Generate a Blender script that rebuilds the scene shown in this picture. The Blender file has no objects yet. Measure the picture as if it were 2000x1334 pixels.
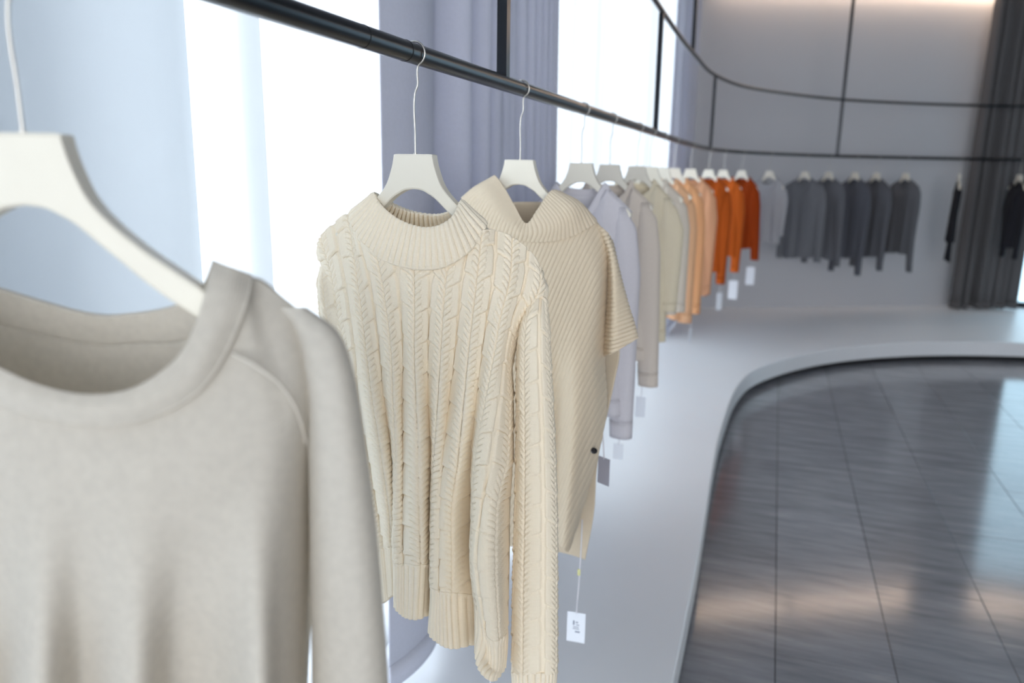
import bpy, bmesh, math
import numpy as np
from mathutils import Matrix, Vector

# ------------------------------------------------------------------ camera
F_PX, PITCH, ROLL, YAW, CAM_Z = 1480.0, 12.75, 0.8, 18.9, 1.57
_p, _r, _a = (math.radians(v) for v in (PITCH, ROLL, YAW))
FW = np.array([-math.sin(_a)*math.cos(_p), math.cos(_a)*math.cos(_p), -math.sin(_p)])
_rt = np.array([math.cos(_a), math.sin(_a), 0.0]); _up = np.cross(_rt, FW)
RT = _rt*math.cos(_r) + _up*math.sin(_r); UP = _up*math.cos(_r) - _rt*math.sin(_r)
CAM = np.array([0.0, 0.0, CAM_Z])
scene = bpy.context.scene
COL = scene.collection
cam_data = bpy.data.cameras.new('camera'); cam = bpy.data.objects.new('camera', cam_data); COL.objects.link(cam)
cam.matrix_world = Matrix(((RT[0], UP[0], -FW[0], CAM[0]), (RT[1], UP[1], -FW[1], CAM[1]), (RT[2], UP[2], -FW[2], CAM[2]), (0, 0, 0, 1)))
cam_data.sensor_fit = 'HORIZONTAL'; cam_data.sensor_width = 36.0; cam_data.lens = F_PX/2000*36
cam_data.clip_start = 0.02
cam_data.dof.use_dof = True; cam_data.dof.focus_distance = 1.22; cam_data.dof.aperture_fstop = 2.9
scene.camera = cam

# ------------------------------------------------------------------ daylight and exposure
world = bpy.data.worlds.new('overcast_sky'); scene.world = world; world.use_nodes = True
bg = world.node_tree.nodes['Background']; bg.inputs[0].default_value = (0.92, 0.96, 1.0, 1); bg.inputs[1].default_value = 1.0
scene.view_settings.view_transform = 'Standard'; scene.view_settings.look = 'None'
scene.view_settings.gamma = 1.0; scene.view_settings.use_curve_mapping = False
scene.view_settings.exposure = 2.2
scene.cycles.max_bounces = 10; scene.cycles.diffuse_bounces = 6; scene.cycles.transparent_max_bounces = 16
scene.cycles.use_denoising = True

def portal(name, loc, rot, sx, sy):
    l = bpy.data.lights.new(name, 'AREA'); l.shape = 'RECTANGLE'; l.size = sx; l.size_y = sy; l.cycles.is_portal = True
    o = bpy.data.objects.new(name, l); COL.objects.link(o); o.location = loc; o.rotation_euler = rot
portal('daylight_left', (-1.06, 1.6, 1.7), (0, -math.pi/2, 0), 3.2, 13.4)
portal('daylight_front', (2.5, -4.2, 1.7), (math.pi/2, 0, 0), 7.2, 3.3)
portal('daylight_back', (4.1, 9.75, 1.7), (-math.pi/2, 0, 0), 3.8, 3.2)

# ------------------------------------------------------------------ helpers
def tag(o, label=None, cat=None, group=None, kind=None):
    if label: o['label'] = label
    if cat: o['category'] = cat
    if group: o['group'] = group
    if kind: o['kind'] = kind
    return o
def empty(name, loc, rz=0.0):
    o = bpy.data.objects.new(name, None); COL.objects.link(o); o.empty_display_size = 0.05
    o.location = loc; o.rotation_euler = (0, 0, rz); return o
def link_mesh(name, me, mat, parent=None, loc=None):
    o = bpy.data.objects.new(name, me); COL.objects.link(o)
    if mat and not me.materials: me.materials.append(mat)
    if parent is not None: o.parent = parent
    if loc is not None: o.location = loc
    return o
def origin(o):
    return np.array(o.location) if o is not None else np.zeros(3)
def np_mesh(name, V, Q, uv=None, smooth=True):
    V = np.asarray(V, np.float32).reshape(-1, 3); Q = np.asarray(Q, np.int32)
    me = bpy.data.meshes.new(name); n = Q.shape[1]
    me.vertices.add(len(V)); me.vertices.foreach_set('co', V.ravel())
    me.loops.add(Q.size); me.loops.foreach_set('vertex_index', Q.ravel())
    me.polygons.add(len(Q)); me.polygons.foreach_set('loop_start', np.arange(0, Q.size, n, dtype=np.int32))
    me.polygons.foreach_set('use_smooth', np.full(len(Q), smooth))
    if uv is not None:
        l = me.uv_layers.new(name='UVMap'); l.data.foreach_set('uv', np.asarray(uv, np.float32).reshape(-1, 2)[Q.ravel()].ravel())
    me.update(calc_edges=True); me.validate(); return me
def quads(nv, nu, close_u=False, flip=False):
    i = np.arange(nv-1)[:, None]; j = np.arange(nu if close_u else nu-1)[None, :]; k = (j+1) % nu
    q = np.stack(np.broadcast_arrays(i*nu+j, i*nu+k, (i+1)*nu+k, (i+1)*nu+j), -1).reshape(-1, 4)
    return q[:, ::-1] if flip else q
def arc_uv(P):
    du = np.zeros(P.shape[:2]); dv = np.zeros(P.shape[:2])
    du[:, 1:] = np.cumsum(np.linalg.norm(np.diff(P, axis=1), axis=2), axis=1)
    dv[1:] = np.cumsum(np.linalg.norm(np.diff(P, axis=0), axis=2), axis=0)
    return np.stack([du.mean(0)[None, :]+0*du, dv.mean(1)[:, None]+0*dv], -1)
def grid(name, P, mat, parent=None, close_u=False, flip=False, thick=0.0, uv=None):
    nv, nu = P.shape[:2]
    me = np_mesh(name, P - origin(parent), quads(nv, nu, close_u, flip), arc_uv(P) if uv is None else uv)
    o = link_mesh(name, me, mat, parent)
    if thick:
        m = o.modifiers.new('thickness', 'SOLIDIFY'); m.thickness = thick; m.offset = 0
    return o
def spline(T, Y, t):
    """cubic Hermite through (T, Y[i]) sampled at t; Y may have trailing axes"""
    T = np.asarray(T, float); Y = np.asarray(Y, float); t = np.asarray(t, float)
    sh = (-1,)+(1,)*(Y.ndim-1)
    h = np.diff(T).reshape(sh); s = np.diff(Y, axis=0)/h
    m = np.empty_like(Y); m[1:-1] = (s[:-1]*h[1:]+s[1:]*h[:-1])/(h[:-1]+h[1:]); m[0] = s[0]; m[-1] = s[-1]
    i = np.clip(np.searchsorted(T, t, 'right')-1, 0, len(T)-2)
    x = ((t-T[i])/(T[i+1]-T[i])).reshape(sh); hh = (T[i+1]-T[i]).reshape(sh)
    return (2*x**3-3*x**2+1)*Y[i]+(x**3-2*x**2+x)*hh*m[i]+(-2*x**3+3*x**2)*Y[i+1]+(x**3-x**2)*hh*m[i+1]
def surf(Tv, Tu, K, tv, tu):
    a = spline(Tv, K, tv)
    return np.swapaxes(spline(Tu, np.swapaxes(a, 0, 1), tu), 0, 1)
def normals(P, close_u=False):
    if close_u:
        a = np.roll(P, -1, 1)-np.roll(P, 1, 1)
    else:
        a = np.gradient(P, axis=1)
    n = np.cross(np.gradient(P, axis=0), a); l = np.linalg.norm(n, axis=2, keepdims=True)
    return n/np.maximum(l, 1e-12)
def smoothstep(a, b, x):
    t = np.clip((x-a)/(b-a), 0, 1); return t*t*(3-2*t)
def at(px, p0, phi=0.0):
    """points (px x, px y, d) seen by the camera, on the upright plane through p0 turned phi, d metres in front of it"""
    px = np.asarray(px, float); n = np.array([math.sin(phi), -math.cos(phi), 0.0])
    r = FW + RT*((px[..., 0:1]-1000)/F_PX) - UP*((px[..., 1:2]-667)/F_PX)
    d = px[..., 2:3]; t = ((np.asarray(p0)-CAM)@n + d)/(r@n)[..., None]
    return CAM + r*t
def path_pts(K, n):
    K = np.asarray(K, float); s = np.r_[0, np.cumsum(np.linalg.norm(np.diff(K, axis=0), axis=1))]
    return spline(s, K, np.linspace(0, s[-1], n))
def tube(P, r, seg=12, caps=True, square=False):
    """swept tube along polyline P; returns verts, quads"""
    P = np.asarray(P, float); n = len(P); T = np.gradient(P, axis=0); T /= np.linalg.norm(T, axis=1, keepdims=True)
    ref = np.array([0, 0, 1.0]) if abs(T[0][2]) < 0.9 else np.array([1.0, 0, 0])
    A = np.empty_like(P); a = np.cross(T[0], ref); a /= np.linalg.norm(a)
    for i in range(n):
        a = a - T[i]*(a@T[i]); a /= np.linalg.norm(a); A[i] = a
    B = np.cross(T, A)
    if square: th = np.array([.25, .75, 1.25, 1.75])*math.pi; seg = 4
    else: th = np.arange(seg)*2*math.pi/seg
    rr = np.broadcast_to(np.asarray(r, float), (n,))[:, None, None]
    V = P[:, None, :]+rr*(np.cos(th)[None, :, None]*A[:, None, :]+np.sin(th)[None, :, None]*B[:, None, :])
    return V, quads(n, seg, True)
def tube_obj(name, P, r, mat, parent=None, seg=12, square=False, smooth=True):
    V, Q = tube(P, r, seg, square=square); seg = V.shape[1]
    V = np.concatenate([V.reshape(-1, 3), [P[0]], [P[-1]]]) - origin(parent); n = len(P)
    me = bpy.data.meshes.new(name)
    faces = [tuple(q) for q in Q.tolist()]
    c0, c1 = n*seg, n*seg+1
    for j in range(seg):
        k = (j+1) % seg
        faces += [(c0, k, j), (c1, (n-1)*seg+j, (n-1)*seg+k)]
    me.from_pydata(V.tolist(), [], faces)
    me.polygons.foreach_set('use_smooth', [smooth and not square]*len(faces)); me.update()
    return link_mesh(name, me, mat, parent)
def box_mesh(name, c, s, bev=0.0, rz=0.0):
    bm = bmesh.new(); bmesh.ops.create_cube(bm, size=1.0)
    bmesh.ops.scale(bm, vec=s, verts=bm.verts)
    if bev: bmesh.ops.bevel(bm, geom=bm.edges[:], offset=bev, segments=2, affect='EDGES', profile=0.7)
    if rz: bmesh.ops.rotate(bm, cent=(0, 0, 0), matrix=Matrix.Rotation(rz, 3, 'Z'), verts=bm.verts)
    bmesh.ops.translate(bm, vec=c, verts=bm.verts)
    me = bpy.data.meshes.new(name); bm.to_mesh(me); bm.free(); return me
def box(name, c, s, mat, parent=None, bev=0.0, rz=0.0):
    return link_mesh(name, box_mesh(name, tuple(np.asarray(c, float)-origin(parent)), s, bev, rz), mat, parent)
def slab(name, poly, z0, z1, mat, parent=None, bev=0.0):
    bm = bmesh.new(); vs = [bm.verts.new((x, y, z1)) for x, y in poly]; f = bm.faces.new(vs); bm.normal_update()
    if f.normal.z < 0: f.normal_flip()
    r = bmesh.ops.extrude_face_region(bm, geom=[f]); vv = [e for e in r['geom'] if isinstance(e, bmesh.types.BMVert)]
    bmesh.ops.translate(bm, vec=(0, 0, z0-z1), verts=vv)
    bmesh.ops.recalc_face_normals(bm, faces=bm.faces)
    if bev:
        ee = [e for e in bm.edges if abs(e.verts[0].co.z-z1) < 1e-5 and abs(e.verts[1].co.z-z1) < 1e-5]
        bmesh.ops.bevel(bm, geom=ee, offset=bev, segments=3, affect='EDGES')
    me = bpy.data.meshes.new(name); bm.to_mesh(me); bm.free(); return link_mesh(name, me, mat, parent)

# ------------------------------------------------------------------ materials
def new_mat(name):
    m = bpy.data.materials.new(name); m.use_nodes = True; nt = m.node_tree
    return m, nt, nt.nodes['Principled BSDF'], nt.nodes['Material Output']
def lin(r, g, b):
    f = lambda v: ((v/255)/12.92 if v/255 <= 0.04045 else ((v/255+0.055)/1.055)**2.4)
    return (f(r), f(g), f(b), 1.0)
def plain(name, col, rough=0.5, metal=0.0, bump=0.0, scale=60.0, var=0.04):
    m, nt, b, out = new_mat(name)
    n = nt.nodes.new('ShaderNodeTexNoise'); n.inputs['Scale'].default_value = scale; n.inputs['Detail'].default_value = 4
    tc = nt.nodes.new('ShaderNodeTexCoord'); nt.links.new(tc.outputs['Object'], n.inputs['Vector'])
    mx = nt.nodes.new('ShaderNodeMix'); mx.data_type = 'RGBA'
    mx.inputs[6].default_value = tuple(c*(1-var) for c in col[:3])+(1,); mx.inputs[7].default_value = tuple(min(1, c*(1+var)) for c in col[:3])+(1,)
    nt.links.new(n.outputs['Fac'], mx.inputs[0]); nt.links.new(mx.outputs[2], b.inputs['Base Color'])
    b.inputs['Roughness'].default_value = rough; b.inputs['Metallic'].default_value = metal
    if bump:
        bp = nt.nodes.new('ShaderNodeBump'); bp.inputs['Strength'].default_value = bump; bp.inputs['Distance'].default_value = 0.002
        nt.links.new(n.outputs['Fac'], bp.inputs['Height']); nt.links.new(bp.outputs['Normal'], b.inputs['Normal'])
    return m
def knit(name, col, rib=0.0022, row=0.0019, bump=0.25, heather=0.06, trans=0.12):
    """knitted wool: stitch relief from the UV (metres), heathered yarn, a little light passing through"""
    m, nt, b, out = new_mat(name); N = nt.nodes.new; L = nt.links.new
    uv = N('ShaderNodeUVMap'); sx = N('ShaderNodeSeparateXYZ'); L(uv.outputs['UV'], sx.inputs[0])
    def wave(sock, period):
        k = N('ShaderNodeMath'); k.operation = 'MULTIPLY'; k.inputs[1].default_value = 2*math.pi/period; L(sock, k.inputs[0])
        s = N('ShaderNodeMath'); s.operation = 'SINE'; L(k.outputs[0], s.inputs[0]); return s.outputs[0]
    a = wave(sx.outputs['X'], rib); c = wave(sx.outputs['Y'], row)
    ab = N('ShaderNodeMath'); ab.operation = 'ABSOLUTE'; L(a, ab.inputs[0])
    mu = N('ShaderNodeMath'); mu.operation = 'MULTIPLY_ADD'; L(c, mu.inputs[0]); mu.inputs[1].default_value = 0.45; L(ab.outputs[0], mu.inputs[2])
    nz = N('ShaderNodeTexNoise'); nz.inputs['Scale'].default_value = 420; nz.inputs['Detail'].default_value = 3
    tc = N('ShaderNodeTexCoord'); L(tc.outputs['Object'], nz.inputs['Vector'])
    ad = N('ShaderNodeMath'); ad.operation = 'ADD'; L(mu.outputs[0], ad.inputs[0]); L(nz.outputs['Fac'], ad.inputs[1])
    bp = N('ShaderNodeBump'); bp.inputs['Strength'].default_value = bump; bp.inputs['Distance'].default_value = 0.0006
    L(ad.outputs[0], bp.inputs['Height']); L(bp.outputs['Normal'], b.inputs['Normal'])
    n2 = N('ShaderNodeTexNoise'); n2.inputs['Scale'].default_value = 130; n2.inputs['Detail'].default_value = 5; L(tc.outputs['Object'], n2.inputs['Vector'])
    mx = N('ShaderNodeMix'); mx.data_type = 'RGBA'
    mx.inputs[6].default_value = tuple(x*(1-heather) for x in col[:3])+(1,); mx.inputs[7].default_value = tuple(min(1, x*(1+heather)) for x in col[:3])+(1,)
    L(n2.outputs['Fac'], mx.inputs[0]); L(mx.outputs[2], b.inputs['Base Color'])
    b.inputs['Roughness'].default_value = 0.9; b.inputs['Specular IOR Level'].default_value = 0.15
    b.inputs['Sheen Weight'].default_value = 0.12; b.inputs['Sheen Roughness'].default_value = 0.4
    t = N('ShaderNodeBsdfTranslucent'); L(mx.outputs[2], t.inputs[0]); L(bp.outputs['Normal'], t.inputs['Normal'])
    ms = N('ShaderNodeMixShader'); ms.inputs[0].default_value = trans; L(b.outputs[0], ms.inputs[1]); L(t.outputs[0], ms.inputs[2]); L(ms.outputs[0], out.inputs['Surface'])
    return m
def sheer_mat(name, clear, col=(0.54, 0.555, 0.575, 1)):
    m, nt, b, out = new_mat(name); N = nt.nodes.new; L = nt.links.new
    nt.nodes.remove(b)
    tr = N('ShaderNodeBsdfTransparent'); tl = N('ShaderNodeBsdfTranslucent'); tl.inputs[0].default_value = col
    df = N('ShaderNodeBsdfDiffuse'); df.inputs[0].default_value = col
    wv = N('ShaderNodeTexNoise'); wv.inputs['Scale'].default_value = 900; tc = N('ShaderNodeTexCoord'); L(tc.outputs['Object'], wv.inputs['Vector'])
    bp = N('ShaderNodeBump'); bp.inputs['Strength'].default_value = 0.1; bp.inputs['Distance'].default_value = 0.0005; L(wv.outputs['Fac'], bp.inputs['Height']); L(bp.outputs[0], df.inputs['Normal'])
    m1 = N('ShaderNodeMixShader'); m1.inputs[0].default_value = 0.3; L(tl.outputs[0], m1.inputs[1]); L(df.outputs[0], m1.inputs[2])
    m2 = N('ShaderNodeMixShader'); m2.inputs[0].default_value = clear; L(m1.outputs[0], m2.inputs[1]); L(tr.outputs[0], m2.inputs[2])
    L(m2.outputs[0], out.inputs['Surface']); return m
def glass_mat(name, tint=(0.95, 0.98, 1.0, 1)):
    m, nt, b, out = new_mat(name); N = nt.nodes.new; L = nt.links.new; nt.nodes.remove(b)
    tr = N('ShaderNodeBsdfTransparent'); tr.inputs[0].default_value = tint; gl = N('ShaderNodeBsdfGlossy'); gl.inputs['Roughness'].default_value = 0.02
    fr = N('ShaderNodeFresnel'); fr.inputs[0].default_value = 1.45; ms = N('ShaderNodeMixShader')
    gm = N('ShaderNodeNewGeometry'); mm = N('ShaderNodeMath'); mm.operation = 'MULTIPLY_ADD'; L(gm.outputs['Backfacing'], mm.inputs[0]); mm.inputs[1].default_value = -1.0; mm.inputs[2].default_value = 1.0
    m2 = N('ShaderNodeMath'); m2.operation = 'MULTIPLY'; L(mm.outputs[0], m2.inputs[0]); L(fr.outputs[0], m2.inputs[1]); L(m2.outputs[0], ms.inputs[0]); L(tr.outputs[0], ms.inputs[1]); L(gl.outputs[0], ms.inputs[2]); L(ms.outputs[0], out.inputs['Surface']); return m
def emit_mat(name, col, s):
    m, nt, b, out = new_mat(name); b.inputs['Base Color'].default_value = col
    b.inputs['Emission Color'].default_value = col; b.inputs['Emission Strength'].default_value = s; return m
def tile_mat(name):
    """dark grey honed stone with diagonal streaks and pale veins"""
    m, nt, b, out = new_mat(name); N = nt.nodes.new; L = nt.links.new
    g = N('ShaderNodeNewGeometry'); mp = N('ShaderNodeMapping'); mp.inputs['Rotation'].default_value = (0, 0, 0.62); mp.inputs['Scale'].default_value = (1.2, 9.0, 1.0)
    L(g.outputs['Position'], mp.inputs['Vector'])
    n1 = N('ShaderNodeTexNoise'); n1.inputs['Scale'].default_value = 2.2; n1.inputs['Detail'].default_value = 7; n1.inputs['Roughness'].default_value = 0.65; L(mp.outputs[0], n1.inputs['Vector'])
    cr = N('ShaderNodeValToRGB'); e = cr.color_ramp.elements; e[0].position = 0.3; e[0].color = lin(128, 128, 134); e[1].position = 0.62; e[1].color = lin(158, 158, 163)
    k = e.new(0.74); k.color = lin(184, 181, 179); L(n1.outputs['Fac'], cr.inputs[0])
    ob = N('ShaderNodeObjectInfo'); mx = N('ShaderNodeMix'); mx.data_type = 'RGBA'; mx.blend_type = 'MULTIPLY'; mx.inputs[0].default_value = 1.0
    mr = N('ShaderNodeMapRange'); mr.inputs[3].default_value = 0.9; mr.inputs[4].default_value = 1.08; L(ob.outputs['Random'], mr.inputs[0])
    L(cr.outputs[0], mx.inputs[6]); L(mr.outputs[0], mx.inputs[7]); L(mx.outputs[2], b.inputs['Base Color'])
    b.inputs['Roughness'].default_value = 0.12; b.inputs['Specular IOR Level'].default_value = 0.5
    bp = N('ShaderNodeBump'); bp.inputs['Strength'].default_value = 0.02; bp.inputs['Distance'].default_value = 0.001; L(n1.outputs['Fac'], bp.inputs['Height']); L(bp.outputs[0], b.inputs['Normal'])
    return m
def cloth(name, col, trans=0.0, bump=0.15):
    m = knit(name, col, rib=0.004, row=0.003, bump=bump, heather=0.05, trans=trans); return m

M = dict(
    wall=plain('wall_paint', lin(198, 198, 202), 0.7, var=0.01, scale=3),
    ceiling=plain('ceiling_paint', lin(150, 150, 152), 0.8, var=0.01),
    platform=plain('platform_lacquer', lin(240, 242, 245), 0.35, var=0.01, scale=5),
    kick=plain('toe_kick_black', lin(14, 14, 16), 0.6),
    joint=plain('tile_grout', lin(48, 48, 52), 0.7),
    tile=tile_mat('grey_stone_tile'),
    black=plain('black_steel', lin(26, 28, 34), 0.28, metal=0.6, var=0.05),
    frame=plain('window_frame_paint', lin(120, 126, 136), 0.5),
    hanger=plain('hanger_cream_wood', lin(232, 226, 212), 0.45, var=0.02, scale=25),
    wire=plain('brushed_nickel', lin(198, 194, 188), 0.3, metal=0.9),
    drape=cloth('slate_blue_drape', lin(212, 214, 227), trans=0.15),
    darkdrape=cloth('charcoal_drape', lin(98, 96, 97), trans=0.02),
    sheer=sheer_mat('white_sheer', 0.12), sheer2=sheer_mat('white_sheer_dense', 0.05, (0.62, 0.65, 0.68, 1)),
    glass=glass_mat('window_glass'), tint=glass_mat('tinted_glass', (0.62, 0.74, 0.80, 1)),
    cove=emit_mat('cove_strip_warm', (1.0, 0.74, 0.54, 1), 5.0),
    card=plain('tag_card', lin(236, 240, 248), 0.5, var=0.01), shadecard=plain('tag_card_shaded', lin(176, 176, 190), 0.5, var=0.01),  # the grey card has the shade of a backlit tag put into its colour
    print=plain('tag_ink', lin(150, 156, 172), 0.6), cord=plain('tag_cord', lin(232, 230, 236), 0.7), clip=plain('tag_clip_yellow', lin(226, 224, 160), 0.4),
    button=plain('dark_snap', lin(60, 60, 66), 0.25, metal=0.8),
)

# ------------------------------------------------------------------ setting
HZ = 1.592            # height of the hanger tops
RAIL_Z, TOP_Z = 1.74, 2.25
PLAT = 0.17
RAIL = path_pts([(-.54, -4), (-.54, 0), (-.54, 3), (-.54, 4.8), (-.49, 5.9), (-.31, 6.7), (0, 7.3), (.5, 7.97), (1.1, 8.45), (1.8, 8.85), (2.6, 9.08), (3.6, 9.18), (5.2, 9.1)], 200)
EDGE = path_pts([(-.165, -4.5), (-.165, 0), (-.165, 2.5), (-.185, 4.5), (-.15, 5.15), (-.07, 5.6), (.106, 6.0), (.42, 6.475), (.84, 6.885), (1.487, 7.28), (2.115, 7.49), (3.2, 7.6), (4.6, 7.55), (6.08, 7.4)], 120)
WALL = path_pts([(-.98, 8.0), (.5, 8.72), (1.3, 9.12), (1.85, 9.4), (2.3, 9.56)], 30)

# floor: stone tiles in staggered rows
floor = tag(box('floor', (2.6, 2.6, -0.035), (8.6, 14.4, 0.05), M['joint']), kind='structure')
TW, TL, GAP = 0.37, 1.22, 0.003
tme = box_mesh('tile', (0, 0, 0), (TW-GAP, TL-GAP, 0.012), bev=0.0008); tme.materials.append(M['tile'])
for i in range(-2, 15):
    for j in range(-2, 6):
        x = 0.12+TW*(i+.5); y = 1.2+TL*(j+.5)+(TL*0.5 if i % 2 else 0)
        if x > 5.6 or y > 8.2 or y < -0.3: continue
        if i < -1 and y < 7.5: continue
        t = bpy.data.objects.new('tile', tme); COL.objects.link(t); t.parent = floor; t.location = (x, y, -0.005)
# platform
plat = tag(empty('display_platform', (0, 6, 0)), 'long white curved display platform under the clothes rail', 'platform')
outer = [(6.08, 10.2), (2.2, 10.2), (-.98, 8.7), (-1.2, 8.3), (-1.2, -4.5)]
o = slab('platform_top', [tuple(p) for p in EDGE]+outer, 0.05, PLAT, M['platform'], None, bev=0.006); o.parent = plat; o.location = (0, -6, 0)
ek = []
T = np.gradient(EDGE, axis=0); T /= np.linalg.norm(T, axis=1, keepdims=True); Nn = np.stack([-T[:, 1], T[:, 0]], 1)
o = slab('toe_kick', [tuple(p) for p in EDGE+Nn*0.07]+[(6.08, 10.1), (2.2, 10.1), (-.95, 8.6), (-1.15, 8.2), (-1.15, -4.5)], 0.0, 0.05, M['kick']); o.parent = plat; o.location = (0, -6, 0)
# back wall, right wall, ceiling
CEIL = 3.45
def wall_strip(name, P, z0, z1, th, mat):
    T = np.gradient(P, axis=0); T /= np.linalg.norm(T, axis=1, keepdims=True); n = np.stack([-T[:, 1], T[:, 0]], 1)
    return tag(slab(name, [tuple(p) for p in P]+[tuple(p) for p in (P+n*th)[::-1]], z0, z1, mat), kind='structure')
wall_strip('wall_back', WALL, PLAT, CEIL, 0.12, M['wall'])
wall_strip('wall_back_header', path_pts([(2.3, 9.56), (4, 9.64), (6.08, 9.7)], 12), 3.15, CEIL, 0.12, M['wall']).name = 'wall_header'
tag(box('wall_right', (6.15, 2.7, CEIL/2), (0.12, 14.2, CEIL), M['ceiling']), kind='structure')
tag(box('ceiling', (2.5, 2.7, CEIL+0.06), (7.6, 14.4, 0.12), M['ceiling']), kind='structure')
tag(box('wall_left', (-1.06, 1.7, 3.34), (0.12, 12.8, 0.25), M['wall']), kind='structure')
# left window wall (behind the sheers)
def window(name, pts, z0, z1, glass, frame_mat, bars, tn=0.05):
    P = np.asarray(pts, float); c = P.mean(0); w = tag(empty(name, (c[0], c[1], z0)), kind='structure')
    d = P[1]-P[0]; L = np.linalg.norm(d); ang = math.atan2(d[1], d[0])
    for k in range(bars+1):
        p = P[0]+d*k/bars; box('mullion', (p[0], p[1], (z0+z1)/2), (0.05, tn, z1-z0), frame_mat, w, rz=ang)
    for z in (z0+.03, z1-.03): box('window_rail', (c[0], c[1], z), (L, tn, 0.06), frame_mat, w, rz=ang)
    for k in range(bars):
        p = P[0]+d*(k+.5)/bars; box('pane', (p[0], p[1], (z0+z1)/2), (L/bars-.05, 0.006, z1-z0-.12), glass, w, rz=ang)
    return w
window('window_1', [(-1.06, -4.6), (-1.06, 2.3)], PLAT, 3.22, M['glass'], M['frame'], 4)
window('window_2', [(-1.06, 2.3), (-1.06, 7.3)], PLAT, 3.22, M['glass'], M['frame'], 3)
tag(box('wall_left_end', (-1.06, 7.7, 1.7), (0.12, 0.8, 3.04), M['wall']), kind='structure').name = 'wall_end'
window('window_3', [(2.33, 9.6), (6.05, 9.72)], PLAT, 3.15, M['tint'], M['black'], 3)

# curtains
def curtain(name, label, cat, pts, z0, z1, amp, n_folds, mat, seed, thick=0.003, flare=0.0, nu=None, group=None, even=0.0, warp=1.0, phase=0.0):
    P0 = np.asarray(pts, float); rng = np.random.RandomState(seed); nu = nu or int(n_folds*14)+8; nv = 24
    u = np.linspace(0, 1, nu); v = np.linspace(0, 1, nv)
    ph = phase+u**warp*n_folds*2*math.pi + (1-even)*(1.6*np.sin(u*9+rng.rand()*6)+0.9*np.sin(u*23+rng.rand()*6))
    base = np.asarray(path_pts(P0, nu)) if len(P0) > 2 else P0[0]+(P0[1]-P0[0])*u[:, None]
    T = np.gradient(base, axis=0); T /= np.linalg.norm(T, axis=1, keepdims=True); n = np.stack([-T[:, 1], T[:, 0]], 1)
    G = np.zeros((nv, nu, 3))
    for i, vv in enumerate(v):
        a = amp*(0.75+0.25*vv)*(np.sin(ph+0.35*np.sin(2.5*vv+u*5))+0.3*np.sin(2.1*ph+1+vv))
        c = base.mean(0); b2 = c+(base-c)*(1+flare*vv)
        G[i, :, :2] = b2+n*a[:, None]+T*(0.35*amp*np.cos(ph*1.0))[:, None]; G[i, :, 2] = z1+(z0-z1)*vv
        if i == nv-1: G[i, :, 2] += 0.004*np.sin(ph)
    c = G.reshape(-1, 3).mean(0)
    root = tag(empty(name, (c[0], c[1], z0)), label, cat, group)
    k = nv-2
    g2 = G.copy(); g2[-2] = g2[-1]; g2[-2, :, 2] = z0+0.07
    body = grid('curtain_cloth', g2[:-1], mat, root, thick=thick)
    grid('curtain_hem', g2[-2:], mat, root, thick=thick*2.2).parent = body
    return root
curtain('sheer_curtain', 'soft translucent white sheer curtain at far left behind the nearest jumper', 'curtain', [(-.87, -3.2), (-.87, 1.0)], 0.19, 3.3, 0.035, 9, M['sheer2'], 3, 0, even=.3)
curtain('sheer_curtain', 'extra sheer layer added to darken the far left edge, behind the nearest hanger', 'curtain', [(-.975, -3.2), (-.975, 0.86)], 0.19, 3.3, 0.012, 6, M['sheer'], 4, 0, even=.3)  # second layer added so less daylight comes through at the far left
curtain('sheer_curtain', 'bright white sheer curtain left of the blue drape, behind the rail', 'curtain', [(-.945, 0.5), (-.945, 1.27)], 0.19, 3.3, 0.006, 2, M['sheer'], 5, 0, even=.3)
curtain('sheer_curtain', 'brightest white sheer curtain touching the left edge of the blue drape', 'curtain', [(-.975, 1.2), (-.975, 2.0)], 0.19, 3.3, 0.008, 2, M['sheer'], 8, 0, even=.3)
curtain('drape', 'slate blue pleated drape hanging behind the two nearest hooks', 'curtain', [(-.875, 1.62), (-.875, 2.93)], 0.235, 3.3, 0.042, 11, M['drape'], 11, warp=2.0, even=.75, nu=300, phase=math.pi, flare=.1)
curtain('sheer_curtain', 'white sheer curtain with fine folds right of the blue drape', 'curtain', [(-.92, 2.9), (-.92, 6.75)], 0.19, 3.3, 0.02, 30, M['sheer'], 14, 0)
curtain('drape', 'narrow slate drape at the corner beside the grey back wall', 'curtain', [(-.86, 6.5), (-.86, 7.75)], 0.185, 3.3, 0.04, 9, M['drape'], 17)
curtain('drape', 'charcoal floor-length drape at the right edge of the grey back wall', 'curtain', [(1.87, 9.16), (2.1, 9.27), (2.5, 9.41)], 0.185, 3.35, 0.045, 7, M['darkdrape'], 21, flare=.05)

# warm cove strip under the ceiling along the curved wall
WT = np.gradient(WALL, axis=0); WT /= np.linalg.norm(WT, axis=1, keepdims=True)
cv = WALL+np.stack([WT[:, 1], -WT[:, 0]], 1)*0.07; cv = np.concatenate([cv[2:], [(2.8, 9.55), (3.6, 9.56), (5.9, 9.6)]]); cv = path_pts(np.c_[cv, np.full(len(cv), 3.40)], 60)
root = tag(empty('cove_light', (1, 8.8, 3.4)), 'warm curved cove light under the ceiling above the back wall', 'light')
tube_obj('light_strip', cv, 0.018, M['cove'], root, 8)
c2 = cv.copy(); c2[:, 2] += 0.03
tube_obj('housing', c2, 0.025, M['ceiling'], root, square=True)
tag(root, kind=None)

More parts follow.
